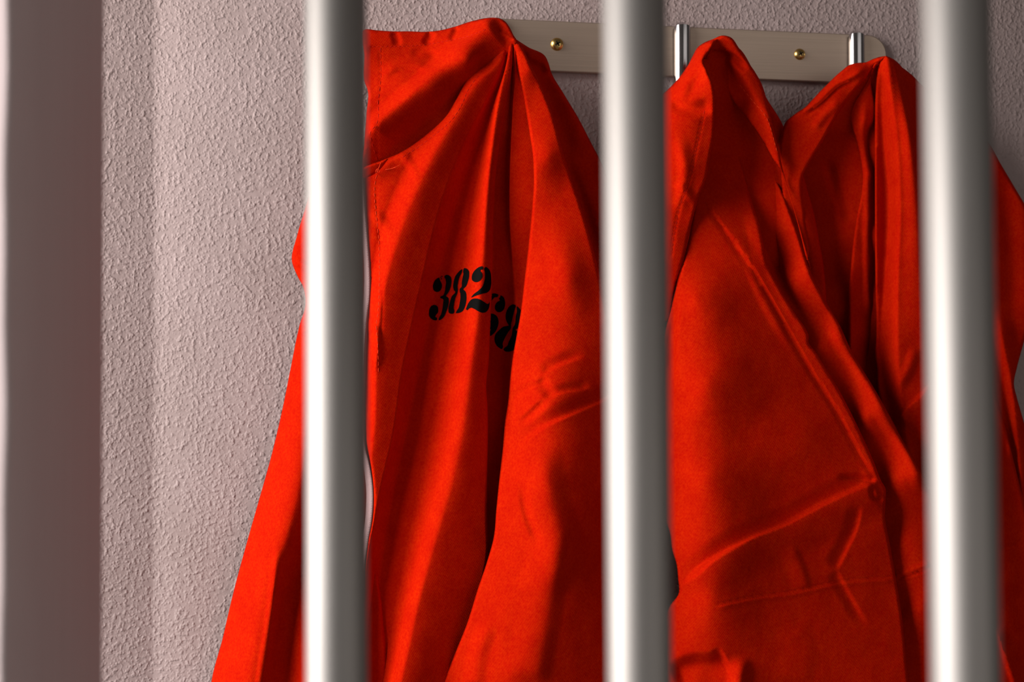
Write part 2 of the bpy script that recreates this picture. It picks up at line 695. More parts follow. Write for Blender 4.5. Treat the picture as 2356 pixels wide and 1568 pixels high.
Z0, Z1 = 0.02, 2.35
gate_pts = [at_z(px, 784, z) for px, z in ((774, .553), (1465, .527), (2209, .500))]
pn = at_z(17, 784, .5835)
pf = at_z(240, 784, .669)
gdir = (gate_pts[2] - gate_pts[0]); gdir.z = 0; gdir.normalize()
gate = empty('cell_gate', (gate_pts[1].x, gate_pts[1].y, 0),
             'steel cell gate of round vertical bars and a flat post in front of the jumpsuits', 'gate')
for p in gate_pts:
    bm = bmesh.new()
    tube(bm, p, 0.0120, Z0, Z1)
    link_bm('bar', bm, M_BAR, gate)

# rectangular post with softly rounded arrises
depthv = Vector((pf.x - pn.x, pf.y - pn.y, 0))
dl = depthv.length
dn = depthv.normalized()
wn = Vector((-dn.y, dn.x, 0))          # to the left of the depth direction
if wn.x > 0: wn = -wn
bm = bmesh.new()
rad = 0.0022
wid = 0.055
cs = []
def corner(cx, cy, a0):
    for k in range(6):
        a = a0 + math.pi / 2 * k / 5
        cs.append((cx + rad * math.cos(a), cy + rad * math.sin(a)))
corner(rad, rad, math.pi); corner(dl - rad, rad, 1.5 * math.pi); corner(dl - rad, wid - rad, 0); corner(rad, wid - rad, math.pi / 2)
rings = []
zs = list(np.linspace(0.0, 2.4, 160))
for z in zs:
    # the front arris of the old post wanders a little
    wob = 0.0004 * math.sin(z * 37) + 0.0003 * math.sin(z * 91 + 1)
    ring = []
    for (u, v) in cs:
        off = wob if u < 0.003 else 0
        p = Vector((pn.x, pn.y, 0)) + dn * u + wn * (v + off)
        ring.append(bm.verts.new((p.x, p.y, z)))
    rings.append(ring)
for a, b in zip(rings[:-1], rings[1:]):
    for i in range(len(a)):
        bm.faces.new((a[i], a[(i + 1) % len(a)], b[(i + 1) % len(a)], b[i]))
bm.faces.new(rings[0][::-1]); bm.faces.new(rings[-1])
o = link_bm('post', bm, M_POST, gate)
o['label'] = 'flat-sided square steel post'


def box_along(bm, p0, p1, h, t, z):
    d = (p1 - p0); d.z = 0; d.normalize()
    s = Vector((-d.y, d.x, 0))
    vs = []
    for zz in (z, z + h):
        for q in (p0 - s * t / 2, p1 - s * t / 2, p1 + s * t / 2, p0 + s * t / 2):
            vs.append(bm.verts.new((q.x, q.y, zz)))
    for f in ((0, 1, 2, 3), (7, 6, 5, 4), (0, 4, 5, 1), (1, 5, 6, 2), (2, 6, 7, 3), (3, 7, 4, 0)):
        bm.faces.new([vs[i] for i in f])


for z in (0.0, 2.33):
    bm = bmesh.new()
    a = (pn + pf) / 2 + gdir * 0.0
    box_along(bm, a, gate_pts[2] + gdir * 0.05, 0.04, 0.04, z)
    link_bm('cross_rail', bm, M_POST, gate, smooth=False)

# ------------------------------------------------------------------ hook rail
PT = 0.004
SC = (at(1501, 100).x - at(1500, 100).x)


def rail_frame():
    a = at(1200, 44.4, PT + .002); b = at(1950, 78.2, PT + .002)
    c = at(1275, 163.9, PT + .002)
    ang = math.atan2(b.z - a.z, b.x - a.x)
    return a, ang


ra, rang = rail_frame()
ux = Vector((math.cos(rang), 0, math.sin(rang)))
uz = Vector((-math.sin(rang), 0, math.cos(rang)))
def rl(px, py, d=PT + .002):
    v = at(px, py, d) - ra
    return v.dot(ux), v.dot(uz)
xl, _ = rl(1076, 90); xr, _ = rl(2040, 150)
zb = (rl(1280, 164.2)[1] + rl(1378, 168.5)[1] + rl(1760, 182.3)[1] + rl(1900, 189)[1]) / 4
zt = (rl(1200, 44.4)[1] + rl(1378, 53)[1] + rl(1640, 63.6)[1] + rl(1900, 76)[1]) / 4


def rp(x, z, d):
    p = ra + ux * x + uz * z
    return Vector((p.x, -d, p.z))


rail = empty('hook_rail', rp((xl + xr) / 2, (zt + zb) / 2, 0.0),
             'brushed aluminium coat hook rail screwed to the plaster wall above the jumpsuits', 'coat rack')
bm = bmesh.new()
rr = 0.0165
loop = []
for (cx, cz, a0) in ((xr - rr, zt - rr, 0), (xl + rr, zt - rr, 90), (xl + rr, zb + rr, 180), (xr - rr, zb + rr, 270)):
    for k in range(13):
        a = math.radians(a0 + 90 * k / 12)
        loop.append((cx + rr * math.cos(a), cz + rr * math.sin(a)))
cxm = (xl + xr) / 2; czm = (zt + zb) / 2
rings = []
for (ins, d) in ((0.0, 0.0005), (0.0, 0.0051), (0.0003, 0.0057), (0.0008, 0.006)):
    ring = []
    for (x, z) in loop:
        v = Vector((x - cxm, z - czm)); 
        xx = x - math.copysign(ins, x - cxm); zz = z - math.copysign(ins, z - czm)
        ring.append(bm.verts.new(rp(xx, zz, d)))
    rings.append(ring)
for a, b in zip(rings[:-1], rings[1:]):
    for i in range(len(a)):
        bm.faces.new((a[i], a[(i + 1) % len(a)], b[(i + 1) % len(a)], b[i]))
bm.faces.new(rings[-1]); bm.faces.new(rings[0][::-1])
link_bm('rail_plate', bm, M_RAIL, rail, smooth=False)


def hook(xc, ztop, label=None):
    """a bent strip with a rounded face: down the plate, out and up again"""
    path = []
    zlow = zb - 0.006
    path.append((ztop - 0.0002, 0.0058)); path.append((ztop - 0.0012, 0.0083))
    for k in range(1, 8):
        path.append((ztop - 0.0012 - (ztop - zlow) * k / 8, 0.0083))
    R0 = 0.014
    for k in range(0, 9):
        a = math.pi * k / 8
        path.append((zlow - R0 * math.sin(a), 0.0083 + R0 * (1 - math.cos(a))))
    for k in range(1, 5):
        path.append((zlow + 0.003 * k / 4, 0.0083 + 2 * R0 + 0.0025 * k / 4))
    bm = bmesh.new()
    w = 0.0072
    prof = []
    for k in range(13):
        a = math.pi * k / 12
        prof.append((w * math.cos(a), 0.0060 * math.sin(a)))
    prof += [(-w, -0.0012), (w, -0.0012)]
    rings = []
    for i, (z, d) in enumerate(path):
        z0_, d0_ = path[max(i - 1, 0)]; z1_, d1_ = path[min(i + 1, len(path) - 1)]
        tz, td = z1_ - z0_, d1_ - d0_
        l = math.hypot(tz, td); tz /= l; td /= l
        # outward normal of the strip (away from the wall while it runs down the plate)
        nz, nd = td, -tz
        sc = 0.8 if i in (0, len(path) - 1) else 1.0
        rings.append([bm.verts.new(rp(xc + q[0] * sc, z + nz * q[1] * sc, d + nd * q[1] * sc)) for q in prof])
    for a, b in zip(rings[:-1], rings[1:]):
        for i in range(len(a)):
            bm.faces.new((a[i], a[(i + 1) % len(a)], b[(i + 1) % len(a)], b[i]))
    bm.faces.new(rings[0]); bm.faces.new(rings[-1][::-1])
    o = link_bm('hook', bm, M_CHROME, rail)
    md = o.modifiers.new('edge', 'EDGE_SPLIT'); md.split_angle = math.radians(50)
    return o


for (px, py) in ((1144, 53), (1568, 62.5), (1968, 82)):
    x, z = rl(px, py)
    hook(x, z)


def screw(px, py, rpx):
    x, z = rl(px, py)
    r = rpx * SC
    bm = bmesh.new()
    rings = []
    for k in range(9):
        t = k / 8
        a = t * math.pi / 2
        rings.append([bm.verts.new(rp(x + r * math.cos(a) * math.cos(b) if k < 8 else x + .02 * r * math.cos(b),
                                      z + r * math.cos(a) * math.sin(b) if k < 8 else z + .02 * r * math.sin(b),
                                      0.006 + r * 0.62 * math.sin(a))) for b in [2 * math.pi * i / 28 for i in range(28)]])
    for a, b in zip(rings[:-1], rings[1:]):
        for i in range(28):
            bm.faces.new((a[i], a[(i + 1) % 28], b[(i + 1) % 28], b[i]))
    bm.faces.new(rings[-1])
    s = link_bm('screw', bm, M_BRASS, rail)
    # cross recess: two crossed dark blocks on the head stand in for its shade
    bm = bmesh.new()
    for ang in (0.55, 0.55 + math.pi / 2):
        ca, sa = math.cos(ang), math.sin(ang)
        L_, w_ = r * 0.42, r * 0.13
        vs = []
        for dd in (0.006 + r * 0.35, 0.006 + r * 0.655):
            for (u, v) in ((-L_, -w_), (L_, -w_), (L_, w_), (-L_, w_)):
                vs.append(bm.verts.new(rp(x + u * ca - v * sa, z + u * sa + v * ca, dd)))
        for f in ((0, 1, 2, 3), (7, 6, 5, 4), (0, 4, 5, 1), (1, 5, 6, 2), (2, 6, 7, 3), (3, 7, 4, 0)):
            bm.faces.new([vs[i] for i in f])
    link_bm('cross_slot_shade', bm, M_RECESS_SHADE, s, smooth=False)


screw(1281.5, 102, 14.5)
screw(1840, 125, 13.0)


# ================================================================== JUMPSUIT ONE (with the printed number)
def S(p, a, w, k='ss', t=(0.15, 0.15)):
    return dict(p=p, a=a, w=w, k=k, t=t)


G1 = empty('jumpsuit', at(1180, 105, 0.05),
           'bright orange jumpsuit printed with black number 38268, hanging from the first hook', 'jumpsuit', 'orange jumpsuits on the hook rail')

# --- back layer, seen to the right of the sleeve, in its shade
back1, b_back1 = panel('back_panel',
    [(1160, 105), (1172, 80), (1190, 92), (1215, 108), (1255, 130), (1262, 145), (1268, 165), (1295, 212), (1330, 270), (1360, 328), (1386, 378), (1418, 470),
     (1440, 600), (1455, 800), (1468, 1000), (1478, 1200), (1484, 1400), (1488, 1590), (1200, 1590), (1150, 1200), (1150, 700), (1165, 300)],
    [(1170, 100, .050), (1255, 135, .036), (1200, 300, .036), (1330, 280, .026), (1380, 400, .020), (1250, 700, .030), (1430, 700, .018),
     (1250, 1200, .03), (1460, 1200, .02), (1480, 1580, .02), (1250, 1580, .03)],
    [S([(1205, 118), (1235, 132), (1256, 142), (1268, 165)], .006, (22, 10), 'se', (.2, .1)),
     S([(1225, 150), (1275, 260), (1330, 420), (1380, 600)], -.006, (30, 40), 'ss'),
     S([(1300, 330), (1350, 440), (1400, 600)], .005, (25, 35), 'ss')],
    parent=G1, seed=2.2, roll=(9, .006))

# --- far sleeve and front half behind the first bar, brightly lit
left1, b_left1 = panel('left_front',
    [(775, 320), (745, 372), (715, 440), (700, 487), (684, 540), (672, 603), (684, 634), (699, 664), (703, 700), (690, 745), (668, 850), (652, 930), (625, 1045), (600, 1135), (570, 1240), (540, 1350),
     (514, 1460), (486, 1590), (880, 1590), (880, 1400), (868, 1300), (872, 1150), (860, 1000), (858, 800), (866, 650), (852, 500), (850, 380), (820, 320)],
    Profile([
        ('c', [(300, 740, .030), (487, 698, .024), (603, 670, .020), (664, 695, .024), (745, 688, .022), (930, 650, .018), (1135, 598, .016), (1350, 538, .014), (1600, 482, .012)]),
        ('s', [(300, 775, .036), (603, 730, .034), (745, 735, .036), (930, 715, .038), (1120, 688, .044), (1350, 628, .046), (1600, 580, .050)]),
        ('s', [(300, 800, .036), (603, 775, .032), (745, 775, .032), (930, 765, .030), (1120, 750, .030), (1350, 680, .031), (1600, 655, .033)]),
        ('s', [(300, 830, .040), (603, 840, .038), (745, 835, .038), (930, 830, .038), (1120, 830, .038), (1350, 760, .044), (1600, 720, .050)]),
        ('s', [(300, 860, .040), (603, 870, .034), (745, 870, .034), (930, 870, .034), (1120, 880, .034), (1350, 860, .034), (1600, 860, .034)]),
    ]),
    [S([(675, 600), (700, 610), (740, 640)], .003, (14, 14), 'ss', (.1, .4)),
     S([(640, 1240), (625, 1400), (600, 1568)], .004, (16, 22), 'ss', (.2, .0))],
    parent=G1, seed=5.1, roll=(8, .005))

# --- front torso with its pleats
torso, b_torso = panel('front_panel',
    [(1166, 108), (1135, 132), (1092, 158), (1068, 195), (1050, 228), (1030, 262), (985, 306), (922, 350), (880, 368), (838, 384), (838, 470), (846, 560), (852, 640), (848, 700), (838, 770), (836, 900),
     (842, 1010), (855, 1080), (860, 1130), (858, 1190), (846, 1250), (838, 1350), (836, 1590), (1200, 1590), (1230, 1300), (1240, 1000), (1260, 700),
     (1262, 420), (1230, 200), (1200, 120), (1182, 98)],
    Profile([
        ('s', [(90, 1120, .052), (200, 1030, .050), (300, 930, .048), (400, 838, .045), (650, 836, .043), (1000, 825, .045), (1300, 790, .045), (1600, 780, .045)]),
        ('s', [(90, 1150, .054), (140, 1105, .053), (190, 1050, .052), (270, 995, .051), (331, 958, .050), (438, 905, .049), (572, 862, .047), (668, 846, .046), (763, 842, .044), (1000, 838, .046), (1200, 806, .046), (1600, 785, .045)]),
        ('s', [(90, 1160, .060), (140, 1150, .062), (190, 1101, .063), (270, 1050, .063), (331, 1014, .063), (438, 962, .062), (572, 912, .061), (668, 886, .060), (763, 872, .058), (1000, 862, .054), (1200, 835, .050), (1600, 800, .046)]),
        ('c', [(90, 1163, .060), (130, 1160, .061), (210, 1128, .058), (290, 1085, .056), (370, 1048, .055), (476, 1011, .055), (560, 989, .054), (649, 969, .053), (750, 946, .052), (850, 925, .052), (1000, 903, .051), (1109, 878, .050), (1280, 846, .048), (1600, 812, .044)]),
        ('s', [(90, 1166, .058), (130, 1164, .057), (250, 1126, .047), (330, 1098, .042), (400, 1075, .040), (500, 1045, .038), (650, 1010, .035), (800, 978, .033), (1000, 935, .032), (1200, 895, .031), (1400, 866, .030), (1600, 842, .031)]),
        ('s', [(90, 1169, .059), (130, 1167, .058), (250, 1132, .049), (330, 1112, .044), (400, 1098, .041), (500, 1080, .039), (650, 1056, .036), (800, 1028, .034), (1000, 985, .033), (1200, 945, .032), (1400, 905, .031), (1600, 866, .032)]),
        ('s', [(90, 1174, .063), (110, 1174, .065), (153, 1164, .065), (255, 1143, .064), (357, 1130, .063), (450, 1121, .062), (600, 1112, .060), (750, 1098, .060), (850, 1085, .060), (1000, 1066, .059), (1100, 1046, .059), (1254, 1002, .058), (1362, 972, .058), (1525, 935, .058), (1600, 918, .058)]),
        ('c', [(90, 1178, .063), (110, 1178, .064), (250, 1160, .061), (400, 1139, .058), (515, 1133, .056), (630, 1131, .055), (744, 1126, .055), (840, 1122, .054), (882, 1117, .054), (936, 1120, .052), (1000, 1121, .050), (1110, 1119, .048), (1181, 1117, .048), (1272, 1119, .046), (1400, 1090, .044), (1600, 1030, .042)]),
        ('c', [(90, 1179, .062), (110, 1179.5, .062), (250, 1162, .056), (400, 1141.6, .045), (515, 1135.6, .040), (630, 1133.6, .038), (744, 1128.6, .037), (840, 1124.6, .036), (882, 1119.6, .036), (936, 1122.6, .036), (1000, 1123.6, .035), (1110, 1121.6, .034), (1272, 1121.6, .034), (1400, 1093, .034), (1600, 1035, .034)]),
        ('c', [(90, 1180, .061), (110, 1181, .060), (166, 1178, .054), (250, 1174, .050), (400, 1168, .042), (515, 1169, .039), (630, 1176, .038), (744, 1188, .038), (1000, 1190, .036), (1600, 1190, .035)]),
        ('c', [(90, 1182, .063), (110, 1183, .064), (166, 1184, .060), (250, 1180, .056), (400, 1174, .051), (515, 1174, .046), (630, 1184, .041), (744, 1196, .040), (1000, 1200, .036), (1600, 1200, .035)]),
        ('s', [(90, 1195, .062), (166, 1215, .057), (250, 1225, .055), (400, 1240, .054), (515, 1240, .050), (630, 1240, .044), (744, 1240, .042), (1000, 1240, .036), (1600, 1240, .035)]),
    ]),
    [S([(845, 386), (880, 372), (925, 355)], -.0025, (10, 10), 'ss', (.1, .4)),
     S([(868, 405), (866, 480), (876, 580), (880, 700), (870, 850)], -.0006, (5, 5), 'ss'),
     S([(850, 480), (885, 520), (905, 560)], .0022, (18, 22), 'ss', (.3, .3)),
     S([(850, 720), (870, 790), (862, 860)], .003, (22, 14), 'ss', (.3, .3)),
     S([(1160, 130), (1095, 165), (1050, 240), (985, 310), (925, 355)], -.0010, (6, 6), 'ss', (.1, .1)),
     S([(920, 345), (948, 385), (960, 420)], .0016, (16, 16), 'ss', (.3, .3))],
    parent=G1, seed=1.3, roll=(5, .0022), sp=3.2)

# --- near sleeve falling in front of the torso
sleeve, b_sleeve = panel('sleeve',
    [(1183, 103), (1186, 120), (1194, 170), (1207, 240), (1218, 306), (1226, 360), (1228, 410), (1223, 490), (1217, 553), (1206, 649), (1197, 725), (1188, 775), (1180, 820), (1174, 870), (1170, 917), (1162, 970), (1157, 1029), (1148, 1109),
     (1142, 1170), (1136, 1235), (1121, 1290), (1100, 1352), (1074, 1435), (1050, 1495), (1021, 1568), (1012, 1592), (1200, 1592), (1470, 1592), (1472, 1400), (1468, 1200), (1458, 1000), (1430, 850), (1392, 690),
     (1372, 600), (1345, 500), (1312, 400), (1294, 344), (1269, 255), (1254, 217), (1238, 179), (1218, 142), (1203, 112), (1192, 100)],
    [(1188, 104, .067), (1196, 170, .064), (1214, 165, .068), (1236, 185, .062), (1222, 350, .064), (1262, 360, .070), (1300, 390, .062), (1212, 620, .060), (1250, 620, .070), (1310, 640, .080), (1380, 650, .074),
     (1172, 930, .053), (1215, 930, .072), (1265, 920, .085), (1400, 940, .070), (1160, 1080, .058), (1215, 1080, .078), (1258, 1110, .088), (1400, 1100, .068), (1122, 1300, .060), (1180, 1290, .074), (1275, 1270, .092), (1400, 1270, .066),
     (1020, 1570, .046), (1090, 1560, .064), (1180, 1540, .084), (1260, 1520, .084), (1400, 1520, .066), (1460, 1400, .056)],
    [  # bright swell ending in a point, lower edge turning under
     S([(1237, 1010), (1252, 1090), (1268, 1165), (1288, 1225), (1291, 1262), (1284, 1300), (1266, 1325), (1212, 1338)], .0045, (70, 55), 'ss', (.2, .25)),
     S([(1187, 1024), (1240, 984), (1320, 945), (1392, 914)], -.0034, (8, 36), 'ss', (.25, .0)),
     S([(1189, 978), (1215, 958), (1241, 934), (1262, 916)], -.0030, (18, 12), 'ss', (.3, .3)),
     S([(1245, 920), (1290, 900), (1360, 888)], -.0022, (8, 20), 'ss', (.2, .2)),
     S([(1172, 922), (1205, 900), (1245, 884)], -.0016, (8, 20), 'ss', (.3, .3)),
     S([(1240, 868), (1262, 896), (1285, 905)], -.0030, (26, 18), 'ss', (.25, .5)),
     S([(1243, 858), (1300, 830), (1350, 816)], -.0026, (8, 26), 'ss', (.2, .4)),
     S([(1280, 500), (1310, 640), (1330, 740)], .0022, (50, 50), 'ss', (.4, .4)),
     S([(1200, 1100), (1212, 1180), (1245, 1260)], -.0022, (14, 18), 'ss', (.3, .3)),
     S([(1130, 1420), (1100, 1500), (1090, 1580)], .003, (30, 30), 'ss', (.3, .1)),
     S([(1300, 1180), (1260, 1400), (1230, 1580)], .004, (80, 40), 'ss', (.3, .1)),
     ],
    parent=G1, seed=8.7, roll=(6, .004))

# --- collar and yoke folded over above the torso
collar, b_collar = panel('collar',
    [(838, 68), (870, 70), (905, 72), (945, 72), (975, 73), (1010, 70), (1050, 60), (1080, 50), (1100, 45), (1118, 41.5), (1135, 40.5), (1152, 43), (1163, 50), (1172, 62), (1181, 80), (1190, 98),
     (1182, 106), (1172, 118), (1158, 140), (1138, 160), (1116, 182), (1094, 212), (1078, 248), (1060, 286), (1032, 316), (1000, 336), (970, 362), (932, 378), (900, 388), (866, 392), (838, 396), (838, 330), (843, 262), (845, 205), (839, 190), (838, 130)],
    [(838, 70, .042), (838, 130, .044), (845, 200, .045), (850, 290, .055), (842, 370, .046), (870, 388, .038), (940, 370, .036), (1020, 320, .040), (1090, 220, .046), (1130, 170, .052), (920, 75, .042), (1000, 75, .043), (1060, 62, .046), (1130, 45, .054), (1175, 75, .060), (1186, 98, .062),
     (920, 140, .044), (1000, 120, .045), (930, 200, .054), (1000, 205, .057), (1080, 140, .064), (920, 330, .044), (990, 280, .045), (1060, 190, .052), (1100, 150, .056), (1160, 108, .060)],
    [S([(1150, 46), (1134, 53), (1075, 104), (1011, 160), (948, 219), (897, 262), (862, 298), (846, 340)], .0125, (34, 80), 'ss', (.08, .12)),
     S([(845, 107), (900, 107), (955, 105), (1025, 95), (1075, 84), (1118, 68)], -.0009, (5, 5), 'ss', (.05, .1)),
     S([(842, 112), (900, 112), (955, 110), (1025, 100), (1075, 89)], -.0008, (22, 3), 'ss', (.05, .2)),
     S([(905, 74), (912, 90), (915, 108)], -.0022, (14, 14), 'ss', (.1, .3)),
     S([(990, 74), (985, 88), (975, 104)], -.0026, (12, 18), 'ss', (.1, .3)),
     S([(1052, 62), (1045, 80), (1035, 95)], -.0022, (12, 12), 'ss', (.1, .3)),
     S([(875, 182), (910, 155), (960, 150), (1000, 165)], .0022, (14, 24), 'ss', (.3, .3)),
     S([(940, 130), (975, 118), (1010, 135)], -.0016, (16, 16), 'ss', (.3, .3)),
     S([(1150, 72), (1170, 84), (1188, 96)], .003, (8, 12), 'ss', (.2, .1)),
     S([(1140, 68), (1160, 74), (1182, 90)], -.002, (8, 8), 'ss', (.2, .1)),
     S([(875, 110), (876, 178), (868, 285), (868, 370)], -.0005, (4, 4), 'ss', (.05, .05)),
     ],
    parent=G1, seed=3.9, roll=(5, .003), noroll=[(1190, 98), (1182, 106), (1172, 118)])

# --- small tuck below the collar corner
tuck, b_tuck = panel('collar_tab',
    [(834, 388), (850, 380), (872, 373), (892, 366), (886, 376), (872, 392), (862, 400), (834, 408)],
    [(836, 398, .056), (860, 388, .056), (890, 370, .053), (836, 388, .057)],
    parent=G1, noise=.0002, roll=(4, .002), sp=3.0)

ALL1 = [b_torso, b_sleeve, b_collar, b_tuck, b_left1, b_back1]
stitches('stitching', [b_torso], [(867, 402), (862, 425), (862, 460), (866, 500), (871, 545), (873, 600), (873, 660), (870, 715), (866, 745), (869, 790), (871, 862)], G1, M_THREAD_L, 10, 4, 0.6, .00012, 'orange thread')
stitches('stitching', [b_collar], [(846, 107), (900, 107), (955, 105), (1025, 95), (1075, 84), (1118, 68)], G1, M_THREAD_D, 7, 3, 0.5, .0001)
stitches('stitching', [b_collar], [(875, 110), (876, 178), (870, 230), (866, 285), (852, 305), (858, 335), (868, 370)], G1, M_THREAD_D, 10, 5, 0.55, .0001)
stitches('stitching', [b_torso], [(1163, 118), (1132, 140), (1100, 175), (1078, 205), (1060, 245), (1040, 275), (1000, 310), (960, 340), (925, 362)], G1, M_THREAD_D, 9, 3, 0.6, .0001)


def thread(line, lifts, wid, mat, parent, bvhs):
    ln = catmull(line, 1.2)
    ring_prev = None
    bm = bmesh.new()
    n = len(ln)
    pts = []
    for i in range(n):
        t = i / (n - 1)
        lf = np.interp(t, np.linspace(0, 1, len(lifts)), lifts)
        h = hit(bvhs, ln[i, 0], ln[i, 1], lf)
        if h: pts.append(h)
    rw = wid * .00036
    for k in range(len(pts)):
        p, nn = pts[k]
        td = (pts[min(k + 1, len(pts) - 1)][0] - pts[max(k - 1, 0)][0])
        if td.length < 1e-7: continue
        td.normalize()
        sd = td.cross(nn).normalized(); n2 = sd.cross(td)
        ring = [bm.verts.new(p + sd * rw * math.cos(a) + n2 * rw * math.sin(a)) for a in (0, 1.05, 2.09, 3.14, 4.19, 5.24)]
        if ring_prev:
            for i in range(6):
                bm.faces.new((ring_prev[i], ring_prev[(i + 1) % 6], ring[(i + 1) % 6], ring[i]))
        ring_prev = ring
    return link_bm('loose_thread', bm, mat, parent)


thread([(887, 390), (898, 389), (908, 386), (920, 380)], [.0006, .002, .003, .002], 0.8, M_THREAD_L, G1, ALL1)
thread([(866, 398), (864, 393), (868, 388), (870, 392), (866, 399), (871, 385), (875, 375)], [.0006, .0025, .003, .002, .0006, .002, .001], 0.7, M_THREAD_L, G1, ALL1)

# --- zip along the open edge
def zipper(lines, parent):
    bm = bmesh.new()
    teeth = bmesh.new()
    for line in lines:
        ln = catmull([(p[0], p[1], p[2]) for p in line], 2.0)
        prev = None
        for i in range(len(ln)):
            x, y, w = ln[i]
            dz = .0445
            L0 = at(x - w - 6, y, dz - .004); R0 = at(x, y, dz + .0022); R1 = at(x + 6, y, dz - .001)
            row = [bm.verts.new(L0), bm.verts.new(at(x - w, y, dz)), bm.verts.new(at(x - w * .3, y, dz + .002)), bm.verts.new(R0), bm.verts.new(R1)]
            if prev:
                for k in range(4):
                    bm.faces.new((prev[k], row[k], row[k + 1], prev[k + 1]))
            prev = row
            if i % 2 == 0:
                # a moulded tooth across the tape edge
                c = at(x - w * 0.25 - 0.5, y, dz + .0027)
                for (a_, b_) in ((0, 0),):
                    bmesh.ops.create_cube(teeth, size=1.0, matrix=Matrix.Translation(c) @ Matrix.Diagonal((.0011, .0008, .00055, 1)))
    link_bm('zipper_tape', bm, M_ZIP, parent, True)['label'] = 'white zip tape'
    return link_bm('zipper_teeth', teeth, M_ZIP, parent, False)


zipper([[(834, 400, 4), (838, 470, 4), (842, 520, 4.5), (846, 570, 5), (849.5, 620, 6), (850.5, 655, 7), (849, 690, 7), (845, 720, 7), (841, 760, 6), (838, 810, 6),
         (836, 870, 6), (836, 960, 6), (840, 1030, 6), (848, 1060, 8), (855, 1095, 9.5), (858.5, 1130, 10), (858, 1165, 10), (855, 1195, 9), (848, 1235, 8), (842, 1275, 8), (834, 1330, 8), (830, 1460, 8), (830, 1595, 8)]], G1)

# --- the printed number
K = 6.03
DIG = [
 [(303,350),(282,358),(258,375),(228,425),(218,480),(232,530),(270,550),(310,540),(338,500),(343,450),(324,402),(316,384)],
 [(380,328),(395,316),(440,320),(466,345),(475,385),(473,430),(450,520),(420,575),(400,605),(430,630),(438,680),(425,760),(400,830),(365,900),(325,935),(297,942),(300,920),(330,860),(350,780),(360,700),(362,655),(345,641),(325,638),(318,620),(335,608),(360,598),(380,555),(392,480),(400,410),(392,370),(378,345)],
 [(205,738),(175,775),(163,840),(170,890),(200,925),(240,943),(270,942),(273,908),(252,895),(262,868),(285,840),(292,790),(280,750),(245,730)],
 [(622,235),(575,270),(530,330),(505,410),(498,480),(512,530),(526,545),(480,610),(450,700),(432,790),(440,840),(470,853),(503,845),(512,800),(505,780),(510,720),(525,640),(558,550),(562,515),(557,480),(565,420),(585,340),(612,290)],
 [(650,222),(690,228),(718,260),(722,310),(705,400),(675,475),(640,513),(670,545),(683,600),(680,680),(660,760),(625,820),(575,842),(537,843),(548,810),(570,780),(590,700),(600,620),(597,570),(588,535),(590,510),(615,480),(618,420),(632,340),(640,300),(637,265)],
 [(905,195),(865,202),(815,235),(775,285),(757,340),(765,390),(800,413),(845,410),(885,375),(903,330),(893,280),(875,255),(880,243),(905,240)],
 [(945,205),(990,230),(1018,290),(1026,370),(1022,470),(1005,525),(975,555),(900,575),(820,600),(750,625),(780,585),(850,530),(905,470),(930,400),(940,320),(935,265),(927,235)],
 [(680,795),(690,750),(720,690),(760,650),(810,640),(870,655),(930,690),(975,715),(995,708),(1001,680),(1004,692),(1001,740),(980,800),(945,832),(905,838),(850,820),(790,785),(745,770),(715,785),(695,803)],
 [(1036,577),(1060,570),(1100,575),(1125,588),(1112,620),(1075,625),(1050,648),(1031,672),(1033,640)],
 [(1155,600),(1195,620),(1217,680),(1218,740),(1195,800),(1150,830),(1105,822),(1080,785),(1082,735),(1110,690),(1147,665),(1135,640),(1150,625)],
 [(1025,850),(1050,852),(1100,880),(1128,950),(1118,1030),(1085,1100),(1040,1145),(1013,1162),(1018,1000)],
 [(1365,735),(1335,722),(1290,740),(1250,790),(1228,860),(1230,930),(1255,990),(1270,1010),(1200,1030),(1130,1085),(1085,1140),(1072,1210),(1090,1275),(1130,1320),(1175,1340),(1190,1310),(1185,1275),(1215,1190),(1260,1110),(1300,1045),(1300,1010),(1315,940),(1335,850),(1350,795)],
 [(1382,750),(1430,800),(1440,900),(1420,1000),(1400,1050),(1362,1070),(1386,1100),(1388,1170),(1370,1290),(1340,1350),(1270,1378),(1215,1370),(1197,1352),(1210,1325),(1245,1300),(1270,1240),(1310,1150),(1320,1080),(1330,1040),(1350,1010),(1365,900),(1382,820)],
 [(318,345),(330,338),(334,350),(324,356)], [(338,328),(346,326),(347,345),(340,345)], [(330,362),(342,358),(342,372),(328,378)],
]


